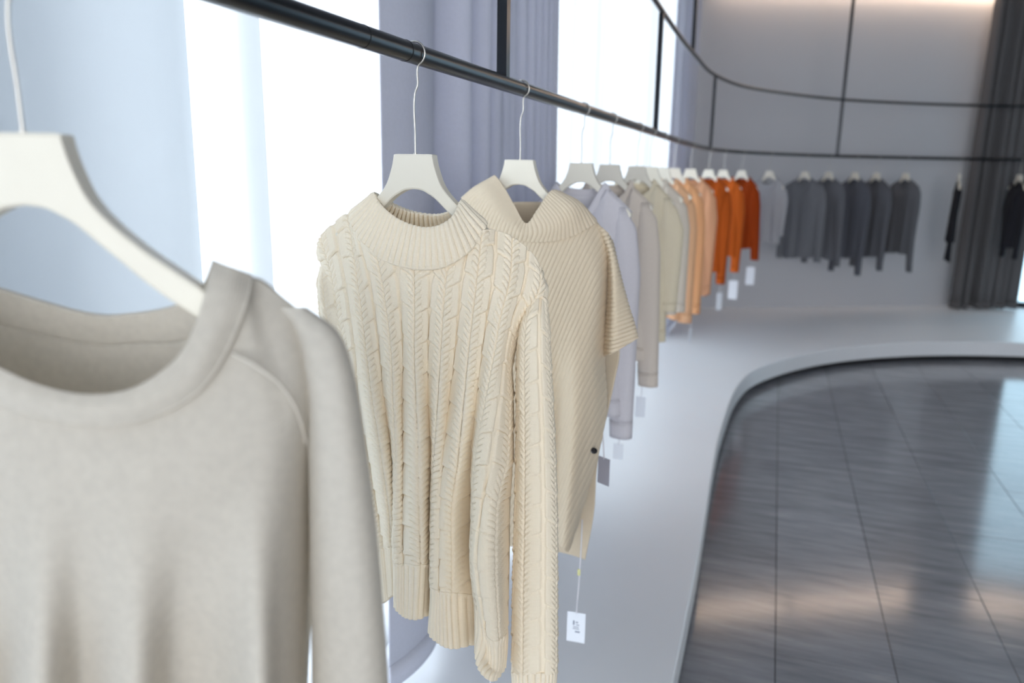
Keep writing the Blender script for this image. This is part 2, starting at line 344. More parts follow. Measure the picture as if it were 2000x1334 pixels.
# ------------------------------------------------------------------ clothes rail
rail = tag(empty('clothes_rail', (-.54, 1.5, RAIL_Z)), 'black steel double clothes rail curving round above the platform', 'clothes rail')
tube_obj('lower_rail', np.c_[RAIL, np.full(len(RAIL), RAIL_Z)], 0.0152, M['black'], rail, 24)
tube_obj('upper_rail', np.c_[RAIL, np.full(len(RAIL), TOP_Z)], 0.0125, M['black'], rail, 16)
for y in (0.943, 1.068):
    tube_obj('joint_ring', [(-.54, y-.0008, RAIL_Z), (-.54, y+.0008, RAIL_Z)], 0.0157, M['kick'], rail, 24)
def on_rail_y(y):
    i = np.argmin(np.abs(RAIL[:, 1]-y)); return RAIL[i], (RAIL[min(i+1, 199)]-RAIL[i-1])
def on_rail_x(x):
    i = 100+np.argmin(np.abs(RAIL[100:, 0]-x)); return RAIL[i], (RAIL[min(i+1, 199)]-RAIL[i-1])
for y, z0, z1 in ((-1.2, RAIL_Z, TOP_Z), (1.50, RAIL_Z, TOP_Z), (3.52, RAIL_Z, TOP_Z), (5.85, RAIL_Z, TOP_Z), (0.2, TOP_Z, CEIL), (4.75, TOP_Z, CEIL)):
    p, _ = on_rail_y(y); p = np.array([np.interp(y, RAIL[:150, 1], RAIL[:150, 0]), y])
    tube_obj('strut', [(p[0], p[1], z0), (p[0], p[1], z1)], 0.0145, M['black'], rail, square=True)
for x, z0 in ((.5, RAIL_Z), (3.0, RAIL_Z)):
    p, _ = on_rail_x(x); tube_obj('strut', [(p[0], p[1], z0), (p[0], p[1], CEIL)], 0.02, M['black'], rail, square=True)

# ------------------------------------------------------------------ hangers
HP = np.array([(0, 0, 0, -5.3), (1.7, 0, 1.5, -5.5), (3.15, -.05, 2.7, -6.1), (3.35, -.5, 3.0, -6.25), (3.7, -2, 3.9, -6.9), (4.7, -4.6, 5.2, -8.1), (6.3, -6.6, 6.8, -9.5), (8.6, -8.6, 8.6, -11.1), (11, -10.3, 10.7, -12.7), (13.2, -11.9, 12.7, -14.0), (14.8, -13.4, 14.0, -14.9), (15.2, -14.2, 14.6, -15.1)])/100
def hanger_meshes():
    R = spline(np.arange(len(HP)), HP, np.linspace(0, len(HP)-1, 45)); R[:5] = spline(np.arange(len(HP)), HP, np.linspace(0, len(HP)-1, 45))[:5]
    full = np.concatenate([R[:0:-1]*np.array([-1, 1, -1, 1]), R]); n = len(full)
    prof = [(-1, .82), (-.86, 1), (.86, 1), (1, .82), (1, -.82), (.86, -1), (-.86, -1), (-1, -.82)]   # (thickness, height)
    V = np.zeros((n, 8, 3))
    for i, (ox, oz, ix, iz) in enumerate(full):
        w = abs(ox)/.152; th = 0.0105*(1-.25*w); hlen = math.hypot(ox-ix, oz-iz)/2; rc = 0.0025/max(hlen, 1e-4)
        for j, (a, b) in enumerate(prof):
            b = (1-rc)*np.sign(b) if abs(b) < 1 else b; mx, mz = (ox+ix)/2, (oz+iz)/2
            V[i, j] = (mx+b*(ox-ix)/2, a*th-0.004*w*w, mz+b*(oz-iz)/2)
    Q = quads(n, 8, True).tolist()
    me = bpy.data.meshes.new('hanger_body'); me.from_pydata(V.reshape(-1, 3).tolist(), [], [tuple(q) for q in Q]+[tuple(range(8)), tuple(range((n-1)*8, n*8))[::-1]])
    me.update(); bm = bmesh.new(); bm.from_mesh(me); bmesh.ops.recalc_face_normals(bm, faces=bm.faces); bm.to_mesh(me); bm.free()
    me.materials.append(M['hanger'])
    h = RAIL_Z-HZ; r = 0.0172
    K = [(0, 0, -.004), (0, 0, .03), (0, 0, h-.062), (.001, 0, h-.056), (.004, 0, h-.050)]
    for a in np.radians([-62, -40, -15, 12, 40, 66, 92, 118, 142]): K.append((r*math.cos(a)*1.05, 0, h+r*math.sin(a)*1.02))
    P = path_pts(K, 60); V, Q = tube(P, 0.0016, 8)
    hk = np_mesh('hook', V, Q); hk.materials.append(M['wire'])
    P2 = [(0, 0, -.001), (0, 0, .002)]; V, Q = tube(P2, 0.003, 10); fr = np_mesh('ferrule', V, Q); fr.materials.append(M['wire'])
    return me, hk, fr
H_BODY, H_HOOK, H_FER = hanger_meshes()
def hanger(p, phi, label, group=None, tilt=0.0):
    r = tag(empty('clothes_hanger', (p[0], p[1], HZ), phi), label, 'hanger', group)
    link_mesh('hanger_body', H_BODY, None, r); link_mesh('hook', H_HOOK, None, r); link_mesh('ferrule', H_FER, None, r)
    return r

# ------------------------------------------------------------------ the cable-knit jumper
def cable_h(c, t):
    """relief of the wheat-ear cable: c counts columns (cable line at whole numbers), t counts repeats down the length"""
    k = np.round(c); s = (c-k)*2; a = np.abs(s); right = s > 0
    ph = np.where(right, 0.0, 0.12)+0.37*(np.mod(k, 2))
    tt = t+ph
    rise = lambda q: 0.42*np.power(np.clip(q, 0, 1), 0.65)             # strands climb outwards in an arch
    tau = np.mod(tt+rise(a), 1.0); tau_o = np.mod(tt+rise(0.8), 1.0); out = smoothstep(0.12, 0.45, a)
    wid = 0.76+0.10*smoothstep(0.0, 0.30, tau_o)                        # each leaf is rounded at its tip
    panel = smoothstep(wid+0.07, wid-0.05, a)
    h = 0.0042*panel
    h -= 0.0038*np.exp(-(a/0.05)**2)
    h += panel*(0.0011*(tau*smoothstep(1.0, 0.97, tau)-0.4)+0.0012*out*np.exp(-((tau-0.93)/0.045)**2))
    h -= panel*0.0027*out*np.exp(-((np.minimum(tau, 1-tau))/0.035)**2)
    te = np.mod(5*(tt+1.15*rise(a)), 1.0); mask = smoothstep(0.50, 0.36, a)*smoothstep(0.0, 0.08, a)
    h += mask*0.0038*(np.sin(math.pi*np.power(te, 0.7))-0.6)*(0.7+0.8*a)
    return h
def rib_h(x, depth=0.0016):
    """rounded ribs parted by narrow grooves (at the half numbers)"""
    d = np.abs(np.mod(x, 1.0)-0.5)
    return depth*(1.0-2.4*np.exp(-(d/0.13)**2)+0.35*np.cos(2*math.pi*x))

KN = dict(
    cable=knit('cream_cable_wool', lin(248, 235, 213), 0.0034, 0.0024, 0.35, 0.03, 0.04),
    fg=knit('oat_heather_wool', lin(230, 224, 214), 0.003, 0.0026, 0.3, 0.10, 0.4),
    poncho=knit('beige_rib_wool', lin(230, 214, 190), 0.003, 0.0026, 0.3, 0.04),
)
p_cable = np.array([-.54, 1.10, HZ])
jum = tag(empty('cable_knit_jumper', tuple(p_cable)), 'cream cable-knit jumper with ribbed funnel neck, in sharp focus', 'jumper')
CU = np.arange(-.5, 7.6, .5)
def rows(*r): return np.array(r, float)
K = rows(
 [(622,500,-.01),(630,462,0),(655,437,.005),(684,420,.01),(703,465,.04),(738,502,.055),(775,518,.06),(812,525,.062),(848,524,.062),(880,514,.058),(912,495,.05),(940,452,.03),(968,452,.012),(1000,465,.005),(1030,488,0),(1048,515,-.005),(1058,545,-.01)],
 [(646,578,-.01),(658,562,.012),(680,560,.03),(704,560,.042),(728,560,.046),(751,560,.052),(782,562,.052),(812,562,.057),(842,562,.056),(871,562,.057),(902,560,.053),(931,558,.052),(962,556,.044),(992,560,.037),(1018,568,.024),(1044,578,.012),(1062,592,-.008)],
 [(656,628,-.012),(666,618,.01),(688,616,.027),(711,616,.040),(736,616,.040),(759,616,.050),(786,617,.046),(812,617,.055),(840,617,.048),(867,617,.055),(897,616,.047),(925,615,.053),(953,614,.045),(979,616,.048),(998,620,.036),(1013,626,.018),(1030,632,-.01)],
 [(672,690,-.015),(680,685,.005),(697,682,.022),(718,680,.037),(743,680,.033),(766,680,.047),(789,680,.039),(811,680,.052),(838,680,.040),(863,680,.052),(891,680,.040),(918,680,.053),(944,680,.044),(969,680,.055),(983,682,.042),(993,685,.02),(1001,690,-.01)],
 [(682,780,-.02),(690,780,0),(704,780,.008),(730,780,.042),(752,780,.024),(770,780,.046),(787,780,.030),(814,780,.057),(837,780,.030),(857,780,.056),(878,780,.034),(908,780,.057),(932,780,.038),(953,780,.066),(972,780,.062),(990,782,.03),(999,785,-.015)],
 [(707,900,-.03),(715,900,-.01),(724,900,-.008),(748,900,.034),(769,900,.002),(776,900,.04),(788,900,.027),(817,900,.062),(845,900,.014),(852,900,.055),(866,900,.050),(893,900,.057),(922,900,.018),(934,900,.07),(957,900,.082),(984,902,.05),(999,905,-.01)],
 [(729,1010,-.04),(735,1010,-.02),(743,1010,-.018),(762,1010,.012),(773,1010,-.012),(776,1010,.042),(788,1010,.036),(818,1010,.062),(846,1010,-.002),(848,1010,.058),(860,1010,.06),(879,1010,.056),(923,1010,-.002),(928,1010,.072),(942,1010,.09),(964,1010,.082),(994,1010,-.005)],
 [(733,1042,-.042),(740,1039,-.025),(747,1037,-.024),(764,1038,.0),(773,1040,-.016),(775,1050,.042),(789,1052,.041),(819,1054,.060),(847,1056,-.003),(847,1072,.058),(859,1078,.062),(880,1082,.056),(923,1090,.0),(925,1095,.07),(935,1106,.10),(963,1112,.092),(993,1108,-.002)],
 [(738,1075,-.045),(745,1068,-.03),(752,1065,-.03),(766,1066,-.008),(774,1072,-.02),(775,1097,.042),(790,1098,.046),(820,1100,.056),(848,1104,-.004),(846,1140,.058),(858,1150,.065),(880,1155,.056),(926,1160,.006),(932,1168,.068),(952,1232,.074),(970,1246,.07),(990,1222,.01)],
 [(749,1178,-.045),(755,1172,-.035),(762,1167,-.035),(770,1160,-.02),(777,1160,-.028),(774,1185,.042),(790,1203,.05),(815,1208,.05),(849,1197,-.004),(841,1235,.058),(858,1255,.07),(885,1266,.06),(930,1258,.006),(932,1275,.07),(938,1310,.09),(962,1329,.08),(985,1303,.015)])
K[0, 4:11, 1] -= np.array([4, 9, 10, 10, 10, 9, 5]); K[0, 4:11, 2] -= .003
TVc = np.array([0, 1.0, 1.45, 2.0, 2.85, 3.85, 4.75, 5.15, 5.5, 6.35])
NU, NVB, NVH = 480, 560, 60
tu = np.linspace(-.5, 7.5, NU); tvb = np.linspace(0, 5.5, NVB); tvh = np.linspace(5.5, 6.35, NVH); NUH = 960; tuh = np.linspace(-.5, 7.5, NUH)
Pb = at(surf(TVc, CU, K, tvb, tu), p_cable); Ph = at(surf(TVc, CU, K, tvh, tuh), p_cable)
nb = -normals(Pb); nb *= np.sign((nb*(CAM-Pb)).sum(2).mean())
# length along each column drives the repeats, so cables follow the cloth
vb = np.cumsum(np.r_[np.zeros((1, NU)), np.linalg.norm(np.diff(Pb, axis=0), axis=2)], axis=0)
def cable_len(P, v, tu):
    """length along each cable, measured square to the cable line so the ears stay symmetric"""
    k = np.clip(np.round(tu), 0, 7); idx = np.clip(np.searchsorted(tu, k), 0, len(tu)-1)
    Tv = np.gradient(P, axis=0); Tv /= np.linalg.norm(Tv, axis=2, keepdims=True); Pu = np.gradient(P, axis=1)/(tu[1]-tu[0])
    slope = (Pu*Tv).sum(2); sc = slope[:, idx]
    return v[:, idx]+(tu-k)[None, :]*sc*0.9
vcol = cable_len(Pb, vb, tu)
Pd = Pb+nb*cable_h(np.broadcast_to(tu, vb.shape), vcol/0.052)[..., None]
uvb = np.stack([np.broadcast_to(tu*0.045, vb.shape), vb], -1)
nh = -normals(Ph); nh *= np.sign((nh*(CAM-Ph)).sum(2).mean())
fade = smoothstep(0, .08, (tvh-5.5)/.85)[:, None]
Phd = Ph+nh*(rib_h(np.broadcast_to(tuh*6.5, (NVH, NUH)), 0.0023)*fade+cable_h(np.broadcast_to(tuh, (NVH, NUH)), np.interp(tuh, tu, vcol[-1])[None, :]/0.052+0*tvh[:, None])*(1-fade))[..., None]
uvh = np.stack([np.broadcast_to(tuh*0.045, Ph.shape[:2]), np.broadcast_to((tvh*.1)[:, None], Ph.shape[:2])], -1)
fb = grid('front_body', Pd, KN['cable'], jum, uv=uvb, thick=0.003)
grid('front_hem', Phd, KN['cable'], jum, uv=uvh, thick=0.004).parent = fb
def back_panel(P, bulge, nu, wave=0.0, nw=5, z_lift=None):
    """back of a garment, joined to the two edges of its front"""
    u = np.linspace(0, 1, nu); A, B = P[:, :1], P[:, -1:]
    G = A+(B-A)*u[None, :, None]
    b = np.sin(math.pi*u)**0.6; v = np.linspace(0, 1, len(P))[:, None]
    G[..., 1] += bulge*b[None, :]*np.minimum(1, v*6+.2)+wave*v*np.sin(u[None, :]*nw*2*math.pi)*b[None, :]
    return G
BK = back_panel(np.concatenate([Pb[::6][:, [0, -1]], Ph[::5][:, [0, -1]]]), 0.075, 120, 0.018, 4)
row0 = BK[0]; u_ = np.linspace(0, 1, 120)
BK[:, :, 2] += (np.interp(u_, [0, .12, .22, .5, .74, .88, 1], [0, .012, .02, .01, .016, .010, 0])[None, :])*np.linspace(1, 0, len(BK))[:, None]**3
bv = np.cumsum(np.r_[np.zeros((1, 120)), np.linalg.norm(np.diff(BK, axis=0), axis=2)], axis=0)
grid('back_body', BK, KN['cable'], jum, thick=0.003)
# funnel collar, ribbed all round
seam = rows((684,420,.010),(697,458,.031),(720,488,.047),(760,512,.061),(812,525,.067),(860,523,.066),(900,504,.058),(928,478,.043),(949,441,.015),(925,440,-.04),(870,470,-.07),(812,480,-.075),(745,455,-.06),(700,425,-.03))
lip = rows((733,380,.002),(742,396,.02),(756,412,.032),(784,432,.044),(822,445,.05),(853,444,.05),(877,432,.042),(891,414,.025),(899,394,0),(893,406,-.035),(858,420,-.06),(812,416,-.065),(772,402,-.05),(745,386,-.025))
mid = (seam+lip)/2+np.array([0, 0, .006])*np.sign(seam[:, 2:3]); mid[:, 1] += 1
nC = 1500; tC = np.linspace(0, 14, nC, endpoint=False)
def loop(A): return spline(np.arange(-3, 18), np.concatenate([A[-3:], A, A[:4]]), tC)
S3, M3, L3 = (at(loop(a), p_cable) for a in (seam, mid, lip))
CG = spline([0, .5, 1.0], np.stack([S3, M3, L3]), np.linspace(0, 1, 40))
cn = normals(CG, True); cen = CG.mean((0, 1)); cn *= np.sign((cn*(CG-cen)).sum(2).mean())
sgm = np.cumsum(np.r_[0, np.linalg.norm(np.diff(S3+M3, axis=0), axis=1)]); sgm /= sgm[-1]*nC/(nC-1)
prof = np.r_[np.linspace(.5, 1, 5), np.ones(31), np.linspace(1, .6, 4)]
CG = CG+cn*(rib_h(np.broadcast_to(sgm*62, (40, nC)), 0.0028)*prof[:, None])[..., None]
grid('collar', CG, KN['cable'], jum, close_u=True, thick=0.005)
tube_obj('neck_seam', (S3+cn[0]*0.0012)[::12], 0.0016, KN['cable'], jum, 6)
def px_tube(name, tab, p0, phi, mat, parent, nv, nu, disp=None, thick=0.0, cap=True):
    """sleeve from rows of (y, x left, x right, depth of axis, half depth)"""
    tab = np.asarray(tab, float); tv = np.linspace(0, len(tab)-1, nv); R = spline(np.arange(len(tab)), tab, tv)
    th = np.arange(nu)*2*math.pi/nu
    px = np.zeros((nv, nu, 3)); cx = (R[:, 1]+R[:, 2])/2; hw = (R[:, 2]-R[:, 1])/2
    c, s = np.cos(th), np.sin(th); cc = np.sign(c)*np.abs(c)**.8; ss = np.sign(s)*np.abs(s)**.8
    px[..., 0] = cx[:, None]-hw[:, None]*cc[None, :]; px[..., 1] = R[:, :1]; px[..., 2] = R[:, 3:4]+R[:, 4:5]*ss[None, :]
    P = at(px, p0, phi); n = normals(P, True); cen = P.mean(1, keepdims=True); n *= np.sign((n*(P-cen)).sum(2).mean())
    if disp is not None:
        vv = np.cumsum(np.r_[0, np.linalg.norm(np.diff(P.mean(1), axis=0), axis=1)])
        P = P+n*disp(np.broadcast_to(th/(2*math.pi), (nv, nu)), np.broadcast_to(vv[:, None], (nv, nu)), np.broadcast_to(tv[:, None], (nv, nu)))[..., None]
    return grid(name, P, mat, parent, close_u=True, thick=thick)
# right sleeve: shoulder seam at (1045,590), hanging straight; cuff below the frame
tabR = [(572,1046,1058,-.005,.006),(594,1034,1064,.002,.016),(640,1018,1068,.010,.030),(720,1013,1072,.010,.034),(850,1012,1079,.008,.034),(1000,1009,1084,.006,.033),(1150,1005,1085,.004,.032),(1315,1003,1085,.002,.030)]
sv = px_tube('sleeve', tabR, p_cable, 0, KN['cable'], jum, 420, 200, lambda u, v, t: cable_h(u*4-.70, v/0.052)*smoothstep(0, .9, t))
cf = px_tube('cuff', [(1313,1002,1085,.002,.030),(1345,1004,1083,.002,.028),(1400,1007,1081,.0,.026),(1440,1008,1080,.0,.025)], p_cable, 0, KN['cable'], jum, 60, 240, lambda u, v, t: rib_h(u*26, .0016), thick=0.003); cf.parent = sv
tabL = [(520,624,650,-.01,.012),(560,624,668,-.012,.022),(620,630,680,-.02,.028),(700,652,700,-.045,.03),(850,690,745,-.07,.03),(1000,715,775,-.08,.03),(1120,735,800,-.085,.028)]
sv = px_tube('sleeve', tabL, p_cable, 0, KN['cable'], jum, 240, 160, lambda u, v, t: cable_h(u*4+.3, v/0.052)*smoothstep(0, .9, t))
cf = px_tube('cuff', [(1118,735,800,-.085,.028),(1140,738,797,-.085,.026)], p_cable, 0, KN['cable'], jum, 20, 200, lambda u, v, t: rib_h(u*26, .0016)); cf.parent = sv
# loose wool fibres standing off the knit
def fuzz(parent, surfaces, n, mat, lmin=.002, lmax=.006, w=.00007):
    rng = np.random.RandomState(7); V = []; tot = sum(S.shape[0]*S.shape[1] for S, _ in surfaces)
    for S, N in surfaces:
        m = int(n*S.shape[0]*S.shape[1]/tot); i = rng.randint(0, S.shape[0], m); j = rng.randint(0, S.shape[1], m)
        p = S[i, j]; d = N[i, j]*0.55+rng.normal(size=(m, 3))*0.5; d /= np.linalg.norm(d, axis=1, keepdims=True)
        d2 = d+rng.normal(size=(m, 3))*0.5; L = (lmin+(lmax-lmin)*rng.rand(m)**2)[:, None]
        sd = np.cross(d, rng.normal(size=(m, 3))); sd /= np.linalg.norm(sd, axis=1, keepdims=True)
        a = p; b = p+d*L*.5; c = b+d2*L*.5
        V.append(np.stack([a-sd*w, a+sd*w, b-sd*w, b+sd*w, c-sd*w*.4, c+sd*w*.4], 1))
    V = np.concatenate(V); k = np.arange(len(V))[:, None]*6
    Q = np.concatenate([k+np.array([[0, 1, 3, 2]]), k+np.array([[2, 3, 5, 4]])])
    o = link_mesh('wool_fuzz', np_mesh('wool_fuzz', V.reshape(-1, 3)-origin(parent), Q, np.zeros((V.shape[0]*6, 2))), mat, parent); o['kind'] = 'stuff'; return o
fuzz(jum, [(Pd, nb), (Phd, nh), (CG, cn)], 16000, KN['cable'])
hanger(p_cable, 0, 'cream wooden hanger holding the cable-knit jumper')

# ------------------------------------------------------------------ ribbed poncho jumper behind it
p_pon = np.array([-.54, 1.615, HZ])
pon = tag(empty('poncho_jumper', tuple(p_pon)), 'beige ribbed poncho jumper with folded collar, behind the cable-knit jumper', 'jumper')
K = rows(
 [(903,388,-.0),(935,425,.03),(975,455,.045),(1020,468,.055),(1060,472,.058),(1105,465,.05),(1140,450,.035),(1163,434,.01),(1196,474,-.012)],
 [(893,560,-.01),(925,560,.03),(970,560,.05),(1015,560,.055),(1055,560,.06),(1100,560,.058),(1140,556,.05),(1170,548,.03),(1188,540,-.03)],
 [(888,680,-.01),(920,680,.03),(960,680,.045),(1005,680,.05),(1050,680,.05),(1090,680,.047),(1125,680,.055),(1157,685,.035),(1181,690,-.03)],
 [(885,800,-.01),(915,800,.03),(955,800,.04),(1000,800,.045),(1045,800,.04),(1085,800,.012),(1120,800,.072),(1157,803,.040),(1184,800,-.02)],
 [(882,920,-.01),(912,920,.03),(952,920,.04),(995,920,.04),(1040,920,.03),(1080,920,-.008),(1112,920,.074),(1138,920,.04),(1160,918,-.01)],
 [(880,1050,-.01),(910,1050,.03),(950,1050,.04),(990,1050,.04),(1035,1052,.03),(1075,1052,-.01),(1095,1066,.055),(1108,1077,.05),(1122,1045,.0)])
NU2, NV2 = 300, 320
tu = np.linspace(0, 8, NU2); tv = np.linspace(0, 5, NV2)
PX = surf(np.arange(6), np.arange(9), K, tv, tu); P = at(PX, p_pon)
n = normals(P); n *= np.sign((n*(CAM-P)).sum(2).mean())
rel = (P-p_pon)
ribc = (rel[..., 0]*math.cos(.37)+rel[..., 2]*math.sin(-.37))/0.0088
P = P+n*rib_h(ribc, .0006)[..., None]
grid('front_body', P, KN['poncho'], pon, thick=0.003)
Kb = np.array([[(903,388,-.01),(960,395,-.05),(1060,395,-.06),(1140,410,-.05),(1197,474,-.014)],
 [(893,560,-.02),(960,560,-.07),(1060,560,-.075),(1150,560,-.07),(1202,560,-.045)],
 [(888,680,-.02),(960,680,-.07),(1060,680,-.08),(1150,680,-.08),(1210,680,-.06)],
 [(885,760,-.02),(960,770,-.06),(1060,770,-.075),(1140,770,-.07),(1200,745,-.05)],
 [(882,900,-.02),(960,900,-.05),(1060,900,-.07),(1130,900,-.065),(1168,895,-.05)],
 [(881,1000,-.02),(950,1000,-.05),(1050,1000,-.065),(1120,1005,-.06),(1160,1000,-.05)],
 [(880,1060,-.02),(950,1065,-.05),(1050,1070,-.065),(1110,1082,-.06),(1143,1093,-.05)]])
P = at(surf(np.arange(7), np.arange(5), Kb, np.linspace(0, 6, 150), np.linspace(0, 4, 120)), p_pon)
grid('back_body', P, KN['poncho'], pon, thick=0.003)
# wide flap sleeve
Kf = np.array([[(1165,436,.012),(1182,450,.008),(1191,463,0),(1197,475,-.012),(1190,470,-.03)],
 [(1186,500,-.012),(1194,505,.012),(1203,512,.008),(1210,532,-.012),(1203,520,-.04)],
 [(1187,580,-.022),(1198,585,.016),(1212,590,.010),(1226,592,-.014),(1215,590,-.05)],
 [(1183,640,-.024),(1197,645,.018),(1217,640,.012),(1239,634,-.014),(1220,640,-.055)],
 [(1180,696,-.024),(1196,690,.018),(1220,676,.012),(1245,660,-.014),(1215,675,-.055)]])
P = at(surf(np.arange(5), np.arange(5), Kf, np.linspace(0, 4, 150), np.linspace(0, 4, 110)), p_pon)
n = normals(P); n *= np.sign((n*(CAM-P)).sum(2).mean())
rel = P-p_pon; P = P+n*rib_h((rel[..., 2]*math.cos(.35)-rel[..., 0]*math.sin(.35)*1.0)/0.0088, .0009)[..., None]
grid('sleeve', P, KN['poncho'], pon, thick=0.003)
P2 = P.copy(); P2[..., 0] = p_pon[0]-.02-(P2[..., 0]-p_pon[0])*.85; grid('sleeve', P2, KN['poncho'], pon, flip=True, thick=0.003)
# folded collar
seam = rows((903,388,.0),(935,425,.032),(975,456,.047),(1020,469,.057),(1060,473,.06),(1105,466,.052),(1140,451,.037),(1164,434,.008),(1140,425,-.045),(1060,470,-.07),(985,470,-.065),(925,405,-.03))
lip = rows((966,344,.012),(986,368,.03),(1005,401,.045),(1028,437,.056),(1050,411,.046),(1066,386,.03),(1080,373,.016),(1098,380,-.005),(1075,388,-.045),(1042,408,-.07),(1008,440,-.06),(970,390,-.025))
mid = rows((928,366,.02),(955,392,.048),(985,428,.06),(1024,455,.064),(1068,444,.064),(1100,424,.055),(1120,404,.04),(1133,398,.005),(1106,406,-.05),(1050,440,-.078),(990,455,-.07),(945,385,-.03))
nC = 600; tC = np.linspace(0, 12, nC, endpoint=False)
def loop(A): return spline(np.arange(-3, 16), np.concatenate([A[-3:], A, A[:4]]), tC)
S3, M3, L3 = (at(loop(a), p_pon) for a in (seam, mid, lip))
CG = spline([0, .5, 1.0], np.stack([S3, M3, L3]), np.linspace(0, 1, 50))
cn = normals(CG, True); cen = CG.mean((0, 1)); cn *= np.sign((cn*(CG-cen)).sum(2).mean())
sg = np.cumsum(np.r_[0, np.linalg.norm(np.diff(S3, axis=0), axis=1)]); sg /= sg[-1]*nC/(nC-1)
plainleft = 1-smoothstep(-1.2, .2, ((tC+6) % 12)-6)*smoothstep(3.0, 2.2, ((tC+6) % 12)-6)
fadeC = np.clip(1-np.linspace(0, 1, 50)[:, None]*1.5*(1-plainleft)[None, :], 0, 1)
CG = CG+cn*(rib_h(np.broadcast_to(sg*84, (50, nC)), 0.0010)*fadeC)[..., None]
grid('collar', CG, KN['poncho'], pon, close_u=True, thick=0.005)
# snap on the front edge
bp = at([[1160, 881, .03]], p_pon)[0]
V = []
me = bpy.data.meshes.new('button'); bm = bmesh.new()
bmesh.ops.create_cone(bm, cap_ends=True, segments=24, radius1=.0075, radius2=.006, depth=.004, matrix=Matrix.Rotation(math.pi/2, 4, 'X'))
f = [q for q in bm.faces if q.normal.y < -.9]
r = bmesh.ops.inset_region(bm, faces=f, thickness=.002, depth=-.0012)
bmesh.ops.translate(bm, vec=tuple(bp-p_pon), verts=bm.verts); bm.to_mesh(me); bm.free(); link_mesh('button', me, M['button'], pon)['label'] = 'round dark metal snap'
hanger(p_pon, 0, 'cream wooden hanger holding the ribbed poncho jumper')

# ------------------------------------------------------------------ the nearest jumper, out of focus
PHI0 = math.radians(20); p_fg = np.array([-.54, 0.437, HZ])
fg = tag(empty('crew_neck_jumper', tuple(p_fg)), 'large pale oat crew-neck jumper hanging nearest, at the left edge', 'jumper')
AX = np.array([math.cos(PHI0), math.sin(PHI0), 0.0])
LAT0 = p_fg@AX+0.004; NRM = np.array([math.sin(PHI0), -math.cos(PHI0), 0.0])
def fg_surf(tv, K, KL, nm, nv, nu):
    """control columns seen in the photo; the nm outermost ones are mirrored to the shoulder that lies outside the frame"""
    W = at(K, p_fg, PHI0); WL = at(KL, p_fg, PHI0)
    Mr = W-2*((W@AX)-LAT0)[..., None]*AX
    full = np.concatenate([Mr[:, ::-1][:, :nm], WL, W], 1); n = full.shape[1]
    return surf(tv, np.arange(n), full, np.linspace(tv[0], tv[-1], nv), np.linspace(0, n-1, nu))
K = rows(
 [(170,829,.055),(270,822,.052),(380,770,.042),(440,690,.028),(478,600,.012),(492,543,-.008),(560,588,-.010),(640,652,-.02)],
 [(170,900,.060),(272,900,.060),(385,880,.055),(455,840,.048),(508,800,.040),(545,770,.030),(585,760,.018),(640,770,-.02)],
 [(168,1000,.060),(270,1000,.062),(378,1000,.054),(445,980,.050),(502,960,.047),(545,940,.036),(580,920,.012),(604,900,-.025)],
 [(166,1150,.050),(268,1150,.066),(352,1150,.046),(435,1150,.046),(503,1140,.058),(548,1130,.034),(580,1110,-.002),(600,1090,-.04)],
 [(164,1400,.030),(264,1400,.072),(335,1400,.024),(425,1400,.03),(507,1390,.072),(548,1390,.03),(580,1380,-.012),(598,1380,-.05)],
 [(160,2000,.020),(262,2000,.076),(330,2000,.014),(420,2000,.022),(510,1990,.078),(552,1990,.028),(582,1980,-.016),(600,1980,-.05)])
KL = rows([(-160,700,.035),(0,788,.050),(85,816,.054)],
 [(-150,880,.045),(0,895,.056),(85,900,.060)],
 [(-140,1000,.045),(0,1000,.052),(84,1000,.061)],
 [(-130,1150,.045),(0,1150,.036),(80,1150,.064)],
 [(-120,1400,.045),(-5,1400,-.01),(72,1400,.072)],
 [(-110,2000,.045),(-10,2000,-.03),(66,2000,.076)])
Pfull = fg_surf(np.arange(6), K, KL, 3, 180, 240); grid('front_body', Pfull, KN['fg'], fg, thick=0.003)
Kb = np.array([[(175,668,-.085),(270,668,-.08),(365,662,-.065),(430,600,-.04),(492,543,-.012),(560,588,-.014),(640,652,-.024)],
 [(172,900,-.09),(270,900,-.09),(370,900,-.08),(450,850,-.07),(520,820,-.055),(585,800,-.04),(640,770,-.03)],
 [(164,1400,-.06),(270,1400,-.08),(370,1400,-.05),(450,1400,-.08),(520,1400,-.06),(560,1400,-.06),(598,1380,-.052)],
 [(160,2000,-.06),(270,2000,-.08),(370,2000,-.05),(450,2000,-.08),(520,1990,-.06),(560,1990,-.06),(600,1980,-.052)]])
grid('back_body', fg_surf(np.arange(4), Kb, rows([(-160,585,-.065),(0,630,-.085)],[(-150,880,-.08),(0,900,-.09)],[(-130,1400,-.06),(0,1400,-.07)],[(-120,2000,-.06),(0,2000,-.07)]), 3, 90, 160), KN['fg'], fg, thick=0.003)
